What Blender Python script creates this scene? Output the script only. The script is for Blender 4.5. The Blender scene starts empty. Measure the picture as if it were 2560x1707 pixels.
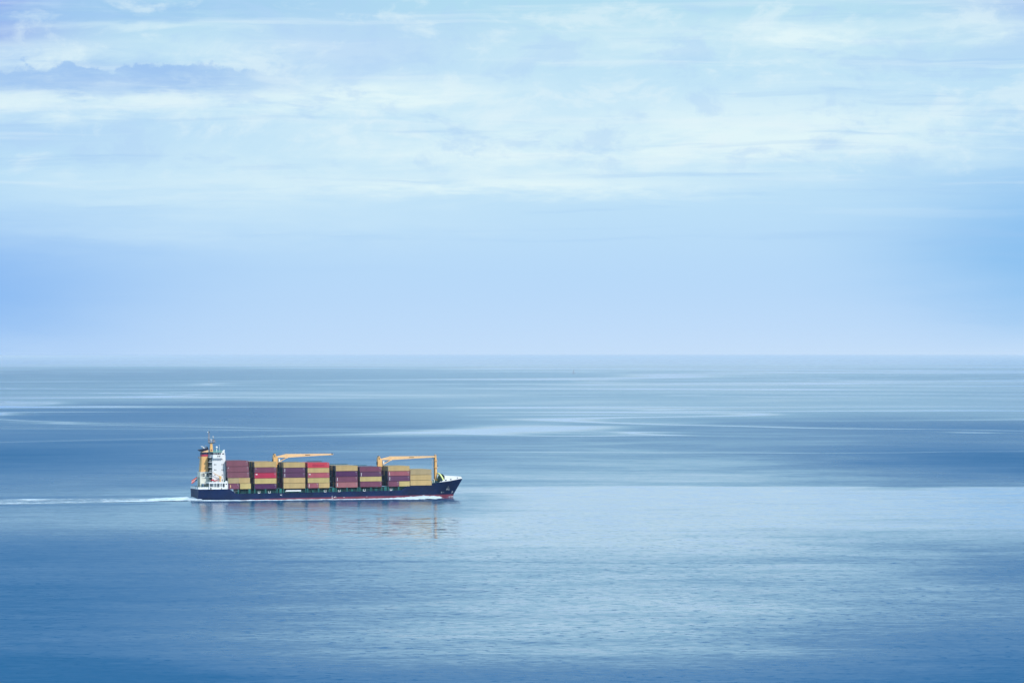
import bpy, bmesh, math, random
from mathutils import Vector, Matrix, noise as mnoise
random.seed(7)
R = math.radians
scene = bpy.context.scene
C = scene.collection

# ------------------------------------------------------------------ camera
CAM_H = 79.3
cd = bpy.data.cameras.new('camera')
cam = bpy.data.objects.new('camera', cd)
C.objects.link(cam)
cam.location = (0, 0, CAM_H)
cam.rotation_euler = (R(90 + 0.172), 0, 0)
cd.sensor_width = 36.0
cd.lens = 161.7
cd.clip_start = 1.0
cd.clip_end = 600000.0
scene.camera = cam

# ------------------------------------------------------------------ colour management
vs = scene.view_settings
vs.view_transform = 'Standard'
vs.look = 'None'
vs.exposure = 0.0
vs.gamma = 1.0
try:
    vs.use_curve_mapping = False
except Exception:
    pass

SUN_AZ, SUN_EL = 142.0, 37.0        # degrees clockwise from +Y, degrees above the horizon


# ------------------------------------------------------------------ tiny node language
class V:
    """a socket with arithmetic"""
    def __init__(s, t, sock): s.t = t; s.s = sock
    def _m(s, op, *o, clamp=False):
        n = s.t.nodes.new('ShaderNodeMath'); n.operation = op; n.use_clamp = clamp
        for i, a in enumerate((s,) + o):
            if isinstance(a, V): s.t.links.new(a.s, n.inputs[i])
            else: n.inputs[i].default_value = a
        return V(s.t, n.outputs[0])
    def __add__(s, o): return s._m('ADD', o)
    def __radd__(s, o): return s._m('ADD', o)
    def __sub__(s, o): return s._m('SUBTRACT', o)
    def __rsub__(s, o): return (s * -1.0) + o
    def __mul__(s, o): return s._m('MULTIPLY', o)
    def __rmul__(s, o): return s._m('MULTIPLY', o)
    def __truediv__(s, o): return s._m('DIVIDE', o)
    def __pow__(s, o): return s._m('POWER', o)
    def abs(s): return s._m('ABSOLUTE')
    def mn(s, o): return s._m('MINIMUM', o)
    def mx(s, o): return s._m('MAXIMUM', o)
    def clamp(s): return s._m('ADD', 0.0, clamp=True)
    def exp(s): return s._m('EXPONENT')
    def log(s): return s._m('LOGARITHM', math.e)
    def step(s, a, b, lo=0.0, hi=1.0, smooth=True):
        n = s.t.nodes.new('ShaderNodeMapRange')
        n.interpolation_type = 'SMOOTHSTEP' if smooth else 'LINEAR'
        s.t.links.new(s.s, n.inputs[0])
        for i, x in enumerate((a, b, lo, hi)): n.inputs[i + 1].default_value = x
        return V(s.t, n.outputs[0])


def comb(t, x, y, z=0.0):
    n = t.nodes.new('ShaderNodeCombineXYZ')
    for i, a in enumerate((x, y, z)):
        if isinstance(a, V): t.links.new(a.s, n.inputs[i])
        else: n.inputs[i].default_value = a
    return n.outputs[0]


def noise(t, vec, scale=1.0, detail=3.0, rough=0.5, dist=0.0, color=False, dims='3D'):
    n = t.nodes.new('ShaderNodeTexNoise')
    n.noise_dimensions = dims
    t.links.new(vec, n.inputs['Vector'])
    n.inputs['Scale'].default_value = scale
    n.inputs['Detail'].default_value = detail
    n.inputs['Roughness'].default_value = rough
    n.inputs['Distortion'].default_value = dist
    return n.outputs['Color'] if color else V(t, n.outputs[0])


def mixc(t, fac, a, b):
    n = t.nodes.new('ShaderNodeMix'); n.data_type = 'RGBA'; n.clamp_factor = True
    if isinstance(fac, V): t.links.new(fac.s, n.inputs[0])
    else: n.inputs[0].default_value = fac
    for i, a_ in ((6, a), (7, b)):
        if isinstance(a_, tuple): n.inputs[i].default_value = (*a_, 1.0)
        else: t.links.new(a_, n.inputs[i])
    return n.outputs[2]


def lin(r, g, b):
    f = lambda c: c / 12.92 if c <= 0.04045 else ((c + 0.055) / 1.055) ** 2.4
    return (f(r / 255), f(g / 255), f(b / 255))


def gauss(x, y, cx, cy, wx, wy):
    a = (x - cx) * (1.0 / wx); b = (y - cy) * (1.0 / wy)
    return ((a * a + b * b) * -1.0).exp()


# ------------------------------------------------------------------ world: blue daylight sky under a thin, banded cloud layer
world = bpy.data.worlds.new('World')
scene.world = world
world.use_nodes = True
wt = world.node_tree
wt.nodes.clear()
wout = wt.nodes.new('ShaderNodeOutputWorld')
sky = wt.nodes.new('ShaderNodeTexSky')
sky.sky_type = 'NISHITA'
sky.sun_disc = False
sky.sun_elevation = R(SUN_EL)
sky.sun_rotation = R(SUN_AZ)
sky.air_density = 1.0
sky.dust_density = 0.6
sky.ozone_density = 2.0
bg1 = wt.nodes.new('ShaderNodeBackground')
wt.links.new(sky.outputs[0], bg1.inputs[0])
bg1.inputs[1].default_value = 0.075
tc = wt.nodes.new('ShaderNodeTexCoord')
sp = wt.nodes.new('ShaderNodeSeparateXYZ')
wt.links.new(tc.outputs['Generated'], sp.inputs[0])
dx, dy, dz = (V(wt, sp.outputs[i]) for i in range(3))
az = dx._m('ARCTAN2', dy) * (180 / math.pi)          # degrees, 0 = +Y
el = dz._m('ARCSINE') * (180 / math.pi)              # degrees above the horizon
# drifting cloud texture, flattened towards the horizon
cv = comb(wt, az * 0.16, el * 0.85, 0.0)
warp = noise(wt, cv, 1.3, 4, 0.55)
cv2 = comb(wt, az * 0.22 + warp * 0.9, el * 1.7 + warp * 0.7, 3.3)
n1 = noise(wt, cv2, 1.0, 7, 0.6)                     # broad bands
cv3 = comb(wt, az * 0.7 + warp * 1.2, el * 3.6 + warp * 1.5, 7.7)
n2 = noise(wt, cv3, 1.0, 8, 0.62)                    # torn edges
elw = el + (n2 - 0.5) * 0.55 + (n1 - 0.5) * 0.5      # warped elevation for ragged bands
azw = az + (n1 - 0.5) * 1.5


def E_(py): return (888 - py) / 200.7
def A_(px): return (px - 1280) / 200.7


base = mixc(wt, el.step(-0.1, 1.1), lin(190, 219, 250), lin(182, 216, 249))
base = mixc(wt, el.step(0.6, 2.6), base, lin(190, 226, 248))
base = mixc(wt, el.step(3.0, 4.8), base, lin(176, 220, 240))
# deeper blue gaps; on the left, edge vignette painted into the sky colour
gap_vignette = gauss(azw, elw, A_(-150), E_(735), 2.6, 0.85)
base = mixc(wt, gap_vignette * 0.95, base, lin(138, 186, 242))
gap_vignette = gauss(azw, elw, A_(2640), E_(640), 1.9, 1.35)
base = mixc(wt, gap_vignette * 0.95, base, lin(138, 192, 240))
gap_vignette = gauss(az, el, A_(-100), E_(10), 1.5, 0.75)
base = mixc(wt, gap_vignette * 0.95, base, lin(135, 156, 234))
gap_vignette = gauss(az, el, A_(2640), E_(-10), 1.3, 0.6)
base = mixc(wt, gap_vignette * 0.55, base, lin(150, 172, 238))
gap_vignette = gauss(azw, elw, A_(-20), E_(210), 3.1, 0.2)
base = mixc(wt, gap_vignette * 1.2, base, lin(158, 196, 240))
gap_vignette = gauss(azw, elw, A_(860), E_(120), 1.5, 0.4)
base = mixc(wt, gap_vignette * 0.7, base, lin(178, 208, 246))
gap_vignette = gauss(azw, elw, A_(380), E_(28), 2.3, 0.17)
base = mixc(wt, gap_vignette * 0.8, base, lin(160, 203, 240))
gap_vignette = gauss(azw, elw, A_(60), E_(335), 2.2, 0.30)
base = mixc(wt, gap_vignette * 0.8, base, lin(176, 213, 246))
# low row of heaped clouds on the left
puffc = noise(wt, comb(wt, az * 1.5, el * 3.6, 31.0), 1.0, 8, 0.62, 0.3).step(0.68, 0.50, 0.45, 1.0)
b1 = noise(wt, comb(wt, az * 2.4, el * 3.2, 1.7), 1.0, 6, 0.6)
b2 = noise(wt, comb(wt, az * 1.1, 4.3, 2.7), 1.0, 2, 0.5)
topl = (b1 - 0.5) * 0.65 + (b2 - 0.5) * 0.5 + E_(172)
botl = (n2 - 0.5) * 0.5 + (b1 - 0.5) * 0.15 + E_(236)
heap = (topl - el).step(-0.012, 0.05) * (el - botl).step(-0.08, 0.10) * (az + (n1 - 0.5) * 3.0).step(-2.0, -4.6) * puffc
bands = [
    (250, 252, 2.9, 0.20, 1.00), (1000, 225, 1.5, 0.22, 1.0), (1150, 390, 3.4, 0.40, 0.72),
    (1900, 320, 3.4, 0.40, 1.0), (2000, 120, 1.9, 0.40, 0.45), (2480, 65, 1.2, 0.16, 0.75), (20, 150, 1.2, 0.16, 0.7),
    (560, 130, 2.2, 0.2, 0.45), (1300, 468, 2.6, 0.12, 0.7), (350, 70, 1.7, 0.07, 0.6), (2020, 75, 1.0, 0.13, 0.7),
    (500, 470, 2.2, 0.25, 0.3), (1500, 110, 2.0, 0.35, 0.35), (700, 560, 3.0, 0.25, 0.2),
]
wm = None
for (px, py, wx, wy, k) in bands:
    g = gauss(azw, elw, A_(px), E_(py), wx, wy) * k
    wm = g if wm is None else wm + g
tex = n2.step(0.33, 0.66, 0.55, 1.15)
wm = (wm * tex * 0.92).clamp()
base = mixc(wt, wm, base, lin(224, 245, 250))
streak = noise(wt, comb(wt, az * 0.22 + warp, el * 5.5 + warp * 1.2, 1.1), 1.0, 6, 0.6).step(0.52, 0.72) * el.step(1.4, 2.4)
puff = noise(wt, comb(wt, az * 1.0 + warp * 0.7, el * 1.9 + warp, 21.0), 1.0, 9, 0.62, 0.3)
zone = el.step(1.9, 2.6) * el.step(5.5, 4.2)
base = mixc(wt, puff.step(0.50, 0.66) * zone * 0.52, base, lin(226, 244, 250))
base = mixc(wt, puff.step(0.49, 0.36) * zone * 0.42, base, lin(178, 212, 246))
base = mixc(wt, streak * 0.35, base, lin(228, 244, 251))
dstreak = noise(wt, comb(wt, az * 0.2 + warp, el * 4.5 + warp * 1.5, 9.1), 1.0, 6, 0.6).step(0.54, 0.72) * el.step(0.8, 2.0)
base = mixc(wt, dstreak * 0.48, base, lin(160, 200, 242))
base = mixc(wt, heap * n2.step(0.74, 0.40, 0.35, 1.0), base, lin(160, 198, 241))
# pale band resting on the horizon
hz = (el.abs() * -3.2).exp()
base = mixc(wt, hz * az.step(-7.0, 4.0, 0.08, 0.9), base, lin(200, 224, 249))
base = mixc(wt, el.step(4.5, 30.0), base, (0.46, 0.71, 0.98))
bg2 = wt.nodes.new('ShaderNodeBackground')
wt.links.new(base, bg2.inputs[0])
wt.links.new((el.step(4.0, 50.0, 1.0, 1.45)).s, bg2.inputs[1])     # an overcast layer brightens gently towards the zenith
# cover: closed near the horizon, thinning to broken cloud overhead
big = noise(wt, tc.outputs['Generated'], 2.6, 6, 0.58)
cover = (el.step(5.0, 16.0, 1.0, 0.0) + el.step(5.0, 16.0, 0.0, 1.0) * big.step(0.36, 0.62, 0.55, 0.98)).clamp()
mixw = wt.nodes.new('ShaderNodeMixShader')
wt.links.new(cover.s, mixw.inputs[0])
wt.links.new(bg1.outputs[0], mixw.inputs[1])
wt.links.new(bg2.outputs[0], mixw.inputs[2])
wt.links.new(mixw.outputs[0], wout.inputs[0])

# ------------------------------------------------------------------ sun
sd = bpy.data.lights.new('sun', 'SUN')
sd.energy = 3.2
sd.angle = R(1.5)
sd.color = (1.0, 0.97, 0.93)
sun = bpy.data.objects.new('sun', sd)
C.objects.link(sun)
sv = Vector((math.sin(R(SUN_AZ)) * math.cos(R(SUN_EL)), math.cos(R(SUN_AZ)) * math.cos(R(SUN_EL)), math.sin(R(SUN_EL))))
sun.rotation_euler = (-sv).to_track_quat('-Z', 'Y').to_euler()
sun.location = (0, 0, 500)


# ------------------------------------------------------------------ materials
def new_mat(name):
    m = bpy.data.materials.new(name)
    m.use_nodes = True
    nt = m.node_tree
    return m, nt, nt.nodes['Principled BSDF']


def paint(name, col, rough=0.55, var=0.18, rust=0.0, scale=0.6, metallic=0.0):
    m, nt, b = new_mat(name)
    t = nt.nodes.new('ShaderNodeTexCoord')
    mp = nt.nodes.new('ShaderNodeMapping')
    mp.inputs['Scale'].default_value = (1.0, 1.0, 0.35)
    nt.links.new(t.outputs['Object'], mp.inputs[0])
    info = nt.nodes.new('ShaderNodeObjectInfo')
    f = noise(nt, mp.outputs[0], scale, 6, 0.65)
    dark = tuple(c * (1 - var) for c in col)
    light = tuple(min(1.0, c * (1 + var)) for c in col)
    c = mixc(nt, f.step(0.3, 0.7), dark, light)
    c = mixc(nt, V(nt, info.outputs['Random']) * 0.35, c, tuple(x * 0.75 for x in col))
    if rust > 0:
        g = noise(nt, mp.outputs[0], scale * 2.3, 8, 0.7)
        c = mixc(nt, g.step(0.60, 0.72) * rust, c, (0.16, 0.065, 0.03))
    nt.links.new(c, b.inputs['Base Color'])
    b.inputs['Roughness'].default_value = rough
    b.inputs['Metallic'].default_value = metallic
    b.inputs['Specular IOR Level'].default_value = 0.15 if 'navy' in name else 0.25
    return m


M = {}
M['navy'] = paint('navy_paint', (0.0, 0.011, 0.058), 0.5, 0.3, 0.05, 0.12)
M['boot'] = paint('antifouling_red', (0.165, 0.028, 0.055), 0.6, 0.3, 0.1, 0.3)
M['white'] = paint('white_paint', (0.80, 0.80, 0.78), 0.5, 0.06, 0.06, 0.5)
M['cream'] = paint('cream_paint', (0.74, 0.73, 0.62), 0.55, 0.08, 0.1, 0.5)
M['orange'] = paint('orange_paint', (0.78, 0.44, 0.16), 0.5, 0.10, 0.08, 0.5)
M['boomc'] = paint('pale_orange_paint', (0.84, 0.53, 0.27), 0.5, 0.06, 0.04, 0.5)
M['funnel_red'] = paint('funnel_red', (0.42, 0.03, 0.07), 0.5, 0.1)
M['black'] = paint('black_paint', (0.008, 0.014, 0.045), 0.45, 0.2)
M['teal'] = paint('green_deck_paint', (0.010, 0.125, 0.115), 0.5, 0.25, 0.2, 0.8)
M['tealdark'] = paint('dark_green_paint', (0.008, 0.050, 0.065), 0.6, 0.3, 0.1, 0.5)
M['deck'] = paint('green_deck', (0.03, 0.12, 0.11), 0.7, 0.2, 0.3, 0.4)
M['dark'] = paint('dark_opening', (0.006, 0.012, 0.022), 0.5, 0.2)
M['grey'] = paint('grey_steel', (0.30, 0.33, 0.36), 0.5, 0.15, 0.1)
M['lime'] = paint('yellow_green_paint', (0.68, 0.72, 0.28), 0.5, 0.08)
M['lifeboat'] = paint('rescue_red', (0.62, 0.05, 0.07), 0.4, 0.08)
M['buff'] = paint('mast_buff', (0.42, 0.33, 0.27), 0.55, 0.2, 0.2, 2.0)
M['greenlt'] = paint('light_green_paint', (0.16, 0.38, 0.31), 0.5, 0.2)
M['rope'] = paint('pale_wire', (0.42, 0.40, 0.42), 0.6, 0.1)
mg, ng, bgl = new_mat('window_glass')
bgl.inputs['Base Color'].default_value = (0.01, 0.02, 0.035, 1)
bgl.inputs['Roughness'].default_value = 0.08
M['glass'] = mg
CC = {
    'tan': (0.50, 0.345, 0.145), 'yellow': (0.50, 0.38, 0.15), 'ochre': (0.47, 0.33, 0.14), 'khaki': (0.38, 0.285, 0.15),
    'maroon': (0.205, 0.070, 0.095), 'mauve': (0.165, 0.048, 0.085), 'purple': (0.105, 0.035, 0.085),
    'deep purple': (0.075, 0.016, 0.075), 'crimson': (0.43, 0.022, 0.065), 'red': (0.56, 0.050, 0.075),
    'rose': (0.30, 0.085, 0.105), 'coral': (0.40, 0.085, 0.11), 'pink': (0.34, 0.125, 0.135),
    'blue grey': (0.030, 0.062, 0.10), 'teal': (0.025, 0.10, 0.12), 'slate': (0.07, 0.10, 0.15), 'navy': (0.008, 0.02, 0.06),
}
CM = {k: paint(k.replace(' ', '_') + '_container_paint', v, 0.6, 0.10, 0.22, 0.55) for k, v in CC.items()}


# ------------------------------------------------------------------ mesh helpers
class MB:
    def __init__(s): s.v = []; s.f = []; s.m = []
    def add(s, vs_, fs, mi=0):
        o = len(s.v); s.v += [tuple(p) for p in vs_]
        for f in fs: s.f.append(tuple(o + i for i in f)); s.m.append(mi)
        return s
    def box(s, x0, x1, y0, y1, z0, z1, mi=0):
        vs_ = [(x, y, z) for z in (z0, z1) for y in (y0, y1) for x in (x0, x1)]
        return s.add(vs_, [(0, 2, 3, 1), (4, 5, 7, 6), (0, 1, 5, 4), (2, 6, 7, 3), (0, 4, 6, 2), (1, 3, 7, 5)], mi)
    def hexa(s, p, mi=0):        # 8 points: bottom 4 ccw, top 4 ccw
        return s.add(p, [(3, 2, 1, 0), (4, 5, 6, 7), (0, 1, 5, 4), (1, 2, 6, 5), (2, 3, 7, 6), (3, 0, 4, 7)], mi)
    def prism(s, poly, y0, y1, mi=0):     # polygon in xz, ccw, extruded along y
        n = len(poly)
        vs_ = [(x, y0, z) for x, z in poly] + [(x, y1, z) for x, z in poly]
        fs = [tuple(range(n)), tuple(range(2 * n - 1, n - 1, -1))]
        fs += [((i + 1) % n, i, n + i, n + (i + 1) % n) for i in range(n)]
        return s.add(vs_, fs, mi)
    def tube(s, a, b, r0, r1=None, n=10, mi=0):
        r1 = r0 if r1 is None else r1
        a, b = Vector(a), Vector(b); d = (b - a).normalized()
        u = d.orthogonal().normalized(); w = d.cross(u)
        vs_ = []
        for p, r in ((a, r0), (b, r1)):
            for i in range(n):
                t = 2 * math.pi * i / n
                vs_.append(p + u * (r * math.cos(t)) + w * (r * math.sin(t)))
        fs = [(i, (i + 1) % n, n + (i + 1) % n, n + i) for i in range(n)]
        fs += [tuple(range(n - 1, -1, -1)), tuple(range(n, 2 * n))]
        return s.add(vs_, fs, mi)
    def ball(s, c, r, n=10, sq=1.0, mi=0):
        vs_, fs = [], []
        for j in range(n + 1):
            ph = math.pi * j / n
            for i in range(n):
                t = 2 * math.pi * i / n
                vs_.append((c[0] + r * math.sin(ph) * math.cos(t), c[1] + r * math.sin(ph) * math.sin(t), c[2] + r * sq * math.cos(ph)))
        for j in range(n):
            for i in range(n):
                fs.append((j * n + i, (j + 1) * n + i, (j + 1) * n + (i + 1) % n, j * n + (i + 1) % n))
        return s.add(vs_, fs, mi)
    def mesh(s, name, mats):
        me = bpy.data.meshes.new(name)
        me.from_pydata(s.v, [], s.f)
        for m in mats: me.materials.append(m)
        for p, mi in zip(me.polygons, s.m): p.material_index = mi
        me.update()
        return me
    def build(s, name, mats, parent=None, smooth=False):
        if not isinstance(mats, (list, tuple)): mats = [mats]
        me = s.mesh(name, mats)
        bm = bmesh.new(); bm.from_mesh(me)
        bmesh.ops.recalc_face_normals(bm, faces=bm.faces)
        bm.to_mesh(me); bm.free()
        if smooth:
            for p in me.polygons: p.use_smooth = True
        o = bpy.data.objects.new(name, me)
        C.objects.link(o)
        if parent: o.parent = parent
        return o


def tag(o, label=None, cat=None, group=None, kind=None):
    if label: o['label'] = label
    if cat: o['category'] = cat
    if group: o['group'] = group
    if kind: o['kind'] = kind
    return o


def empty(name, mat4):
    o = bpy.data.objects.new(name, None)
    o.empty_display_size = 1.0
    C.objects.link(o)
    o.matrix_world = mat4
    return o


# ------------------------------------------------------------------ sea
def sea_material():
    m, nt, b = new_mat('sea_water')
    geo = nt.nodes.new('ShaderNodeNewGeometry')
    s3 = nt.nodes.new('ShaderNodeSeparateXYZ')
    nt.links.new(geo.outputs['Position'], s3.inputs[0])
    x, y = V(nt, s3.outputs[0]), V(nt, s3.outputs[1])
    km = 0.001
    # --- large patches of ruffled and calm water
    p1 = noise(nt, comb(nt, x * (km * 1.3), y * (km * 0.9), 0.0), 1.0, 5, 0.55, 0.6)
    p2 = noise(nt, comb(nt, x * (km * 5.0), y * (km * 4.4), 5.0), 1.0, 5, 0.6, 0.5)
    p3 = noise(nt, comb(nt, x * (km * 9.0), y * (km * 16.0), 8.0), 1.0, 4, 0.6, 0.3)
    # far slick lines: pale, gently curving calm streaks between 3 and 60 km
    q1 = noise(nt, comb(nt, x * (km * 0.38), y * (km * 0.40), 2.0), 1.0, 3, 0.45, 0.9)
    g1 = noise(nt, comb(nt, x * (km * 0.9), y * (km * 0.45), 7.0), 1.0, 3, 0.5)
    l1 = ((q1 - 0.5).abs() * -110.0).exp() * g1.step(0.42, 0.58) * y.step(3300, 5000) * y.step(16000, 10000)
    q2 = noise(nt, comb(nt, x * (km * 0.14), y * (km * 0.115), 4.0), 1.0, 4, 0.5, 0.8)
    g2 = noise(nt, comb(nt, x * (km * 0.35), y * (km * 0.12), 9.0), 1.0, 3, 0.5)
    l2 = ((q2 - 0.5).abs() * -55.0).exp() * g2.step(0.40, 0.56) * y.step(9500, 14000)
    q3 = noise(nt, comb(nt, x * (km * 1.1), y * (km * 1.4), 6.0), 1.0, 4, 0.55, 0.8)
    l3 = q3.step(0.62, 0.70) * y.step(9000, 3500) * y.step(2900, 3600)
    q4 = noise(nt, comb(nt, x * (km * 0.75), y * (km * 0.62), 12.0), 1.0, 3, 0.5, 1.0)
    l4 = ((q4 - 0.47).abs() * -100.0).exp() * g2.step(0.5, 0.62) * y.step(3000, 4200) * y.step(30000, 15000)
    q5 = noise(nt, comb(nt, x * (km * 0.45), y * (km * 0.34), 15.0), 1.0, 4, 0.6, 0.5)
    l5 = q5.step(0.57, 0.66) * y.step(6500, 11000) * 0.6
    q6 = noise(nt, comb(nt, x * (km * 1.1), y * (km * 1.7), 19.0), 1.0, 3, 0.55, 0.4)
    l6 = q6.step(0.63, 0.69) * y.step(3600, 5000) * y.step(14000, 8000) * 0.45
    slick = (l1 + l2 + l4 + l5 + l6 + l3 * 0.2).clamp()
    # calm belt beyond the ship to the right
    edge = y + (p2 - 0.5) * 90.0 + (p3 - 0.5) * 30
    calm = edge.step(2810, 2755) * edge.step(1850, 2350) * (x + (p1 - 0.5) * 160).step(-130, 70)
    calm = calm * p3.step(0.36, 0.66, 1.0, 0.55)
    # patches of wind on the water: (x, y, half width, half depth, amount)
    wx_, wy_ = x + (p2 - 0.5) * 60, y + (p2 - 0.5) * 160
    gust = None
    for (cx, cy, sx_, sy_, k) in ((-135, 1120, 62, 130, .62), (-165, 1450, 95, 260, .50), (-215, 1850, 110, 200, .42), (-440, 3600, 260, 1000, .58), (-600, 6300, 400, 1500, .35),
                                  (380, 3450, 150, 560, .62), (560, 4900, 260, 900, .35), (205, 1690, 55, 150, .26), (140, 1190, 75, 200, .42), (-2400, 24000, 2000, 15000, .20), (2700, 22000, 1700, 13000, .08), (300, 22000, 1700, 17000, -.04),
                                  (0, 1050, 170, 120, .42), (-120, 1080, 50, 120, .2), (-20, 5200, 500, 1500, .10),
                                  (25, 1380, 95, 260, -.24), (30, 2000, 120, 330, -.22), (60, 3000, 260, 700, -.10), (-110, 2350, 130, 260, -.10), (60, 8000, 900, 4500, -.09), (-200, 1900, 60, 80, -.05)):
        q = gauss(wx_ if cy < 12000 else x, wy_ if cy < 12000 else y, cx, cy, sx_, sy_) * k
        gust = q if gust is None else gust + q
    bandn = noise(nt, comb(nt, x * (km * 4.0), y * (km * 24.0), 23.0), 1.0, 4, 0.6, 0.3)
    calmer = y.step(2600, 7000, 1.0, 0.22)
    ruf = (0.33 + ((p2 - 0.5) * 0.5 + (p3 - 0.5) * 0.2) * calmer + (p1 - 0.5) * 0.32 * y.step(5000, 20000, 1.0, 0.35) + (bandn - 0.5) * y.step(2600, 1700, 0.0, 0.30) + gust - calm * 0.32 - slick * 0.62)
    ruf = (ruf * y.step(9000, 50000, 1.0, 0.2)).clamp()
    # sheltered water beside the ship
    lee = (x + (p2 - 0.5) * 50).step(-215, -170) * (x + (p2 - 0.5) * 50).step(20, -30) * (y + (p3 - 0.5) * 60).step(2180, 2370) * y.step(2680, 2600)
    ruf = ruf * (1.0 - lee * 0.85) + lee * (0.24 + (p3 - 0.5) * 0.20)
    # --- wavelets: slopes from noise, two sizes, strongest where ruffled
    near = y.step(900, 5200, 1.0, 0.25)
    w1 = noise(nt, comb(nt, x * 0.22, y * 0.30, 0.0), 1.0, 3, 0.55, 0.4, color=True)
    w2 = noise(nt, comb(nt, x * 0.055, y * 0.085, 3.0), 1.0, 2, 0.5, 0.3, color=True)

    def slopes(c):
        q = nt.nodes.new('ShaderNodeSeparateColor'); nt.links.new(c, q.inputs[0])
        return V(nt, q.outputs[0]) - 0.5, V(nt, q.outputs[1]) - 0.5
    ax, ay = slopes(w1); bx, by = slopes(w2)
    amp = (ruf * 0.50 + 0.09) * near
    sx = (ax * 0.7 + bx * 0.5) * amp
    w3 = noise(nt, comb(nt, x * 0.27, y * 0.22, 11.0), 1.0, 3, 0.55, 0.3)
    w4 = noise(nt, comb(nt, x * 0.02, y * 0.012, 13.0), 1.0, 3, 0.55)
    dash = w3.step(0.55, 0.72) * (w4.step(0.35, 0.65, 0.35, 1.0)) * y.step(2900, 1300, 0.0, 1.0)
    # long low swell line crossing the foreground, and the ship's dark wake furrows
    sw = (x * 0.02 + (w4 - 0.5) * 3.0)
    ln = (y - 1764.0 + (p2 - 0.5) * 70.0 + x * 0.12)
    line = ((ln * (1 / 7.0)) * (ln * (-1 / 7.0))).exp() * x.step(-140, -60) * x.step(260, 120)
    wt_ = (y - 2522.0) - (x + 174.0) * 0.296
    f1 = ((wt_ - 72.0) * (1 / 22.0)); f2 = ((wt_ + 62.0) * (1 / 16.0))
    fur = ((f1 * f1 * -1.0).exp() + (f2 * f2 * -1.0).exp() * 0.9) * x.step(-175, -200) * w4.step(0.3, 0.55, 0.5, 1.0)
    sy = (ay * 1.0 + by * 0.6) * amp - dash * (ruf * 0.34 + 0.17) - line * (w3.step(0.3, 0.6) * 0.055) - fur * 0.09 - ruf * ruf * 0.50
    nv = nt.nodes.new('ShaderNodeVectorMath'); nv.operation = 'NORMALIZE'
    nt.links.new(comb(nt, sx, sy, 1.0), nv.inputs[0])
    nt.links.new(nv.outputs[0], b.inputs['Normal'])
    rr = ruf * 0.42 + 0.05
    nt.links.new(rr.s, b.inputs['Roughness'])
    b.inputs['IOR'].default_value = 1.38
    b.inputs['Base Color'].default_value = (0.001, 0.080, 0.190, 1)
    return m


M['sea'] = sea_material()
sea = MB()
ys = [200, 600, 1000, 1500, 2500, 5000, 10000, 20000, 50000, 100000, 220000]
W = 60000.0
for i in range(len(ys) - 1):
    sea.add([(-W, ys[i], 0), (W, ys[i], 0), (W, ys[i + 1], 0), (-W, ys[i + 1], 0)], [(0, 1, 2, 3)])
sea.add([(-W, -4000, 0), (W, -4000, 0), (W, 200, 0), (-W, 200, 0)], [(0, 1, 2, 3)])
sea_o = sea.build('sea', M['sea'])
tag(sea_o, 'calm blue sea streaked with pale slicks out to the hazy horizon', None, None, 'structure')

# ------------------------------------------------------------------ haze
HAZE = True
if HAZE:
    hb_ = MB().box(-70000, 70000, -4500, 230000, -1.0, 82.0)
    mh = bpy.data.materials.new('haze_air'); mh.use_nodes = True
    nt = mh.node_tree; nt.nodes.clear()
    o_ = nt.nodes.new('ShaderNodeOutputMaterial'); pv = nt.nodes.new('ShaderNodeVolumePrincipled')
    pv.inputs['Color'].default_value = (0.86, 0.94, 1.0, 1)
    pv.inputs['Density'].default_value = 0.000013
    pv.inputs['Anisotropy'].default_value = 0.0
    nt.links.new(pv.outputs[0], o_.inputs['Volume'])
    hz_o = hb_.build('haze', mh)
    tag(hz_o, 'pale sea haze veiling the far water and horizon', None, None, 'stuff')
scene.cycles.volume_bounces = 2

# ------------------------------------------------------------------ the ship's frame: x towards the bow, y to port (away), z up
A = R(16.5)
SHIP = Matrix.Translation((-174.67, 2522.03, 0)) @ Matrix.Rotation(A, 4, 'Z') @ \
    Matrix.Translation((70, 0, 0)) @ Matrix.Rotation(-R(0.35), 4, 'Y') @ Matrix.Translation((-70, 0, 0))
ship = empty('container_ship', SHIP)
tag(ship, 'navy blue container ship with white bridge tower, orange funnel and two deck cranes steaming right', 'ship')


def interp(tab, x):
    if x <= tab[0][0]: return tab[0][1]
    for (a, b), (c, d) in zip(tab, tab[1:]):
        if x <= c: return b + (d - b) * (x - a) / (c - a)
    return tab[-1][1]


def stem(z):
    return interp([(-3, 146.5), (0, 148.3), (1.4, 148.2), (9.8, 153.3), (12.2, 154.6)], z)


def halfb(x, z):
    """half breadth of the hull"""
    # stern
    if x < 24:
        b0 = interp([(-3, 3.0), (0.3, 7.9), (1.5, 8.9), (6.6, 9.7)], z)
        t = max(0.0, min(1.0, x / 22.0)); t = t * t * (3 - 2 * t)
        return b0 + (11.5 - b0) * (1 - (1 - t) ** 1.3)
    x0 = interp([(-3, 96), (0, 100), (4, 110), (9, 122), (12, 126)], z)
    p = interp([(-3, 1.35), (0, 1.5), (4, 1.8), (9, 2.3), (12, 2.4)], z)
    xs = stem(z)
    if x <= x0: return 11.5
    t = min(1.0, (x - x0) / (xs - x0))
    return max(0.02, 11.5 * (1 - t ** p))


TOP = [(0, 6.55), (18.0, 6.45), (21.2, 3.95), (60, 4.0), (114.5, 4.45), (118.6, 6.95), (130.3, 7.1), (134.1, 8.15), (137.4, 8.5), (144.5, 9.1), (150.6, 9.9), (153.3, 10.15)]
BOOT = [(0, -0.4), (20, 0.3), (30, 0.75), (48, 1.05), (70, 1.2), (92, 1.4), (115, 1.5), (150, 1.5)]

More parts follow.
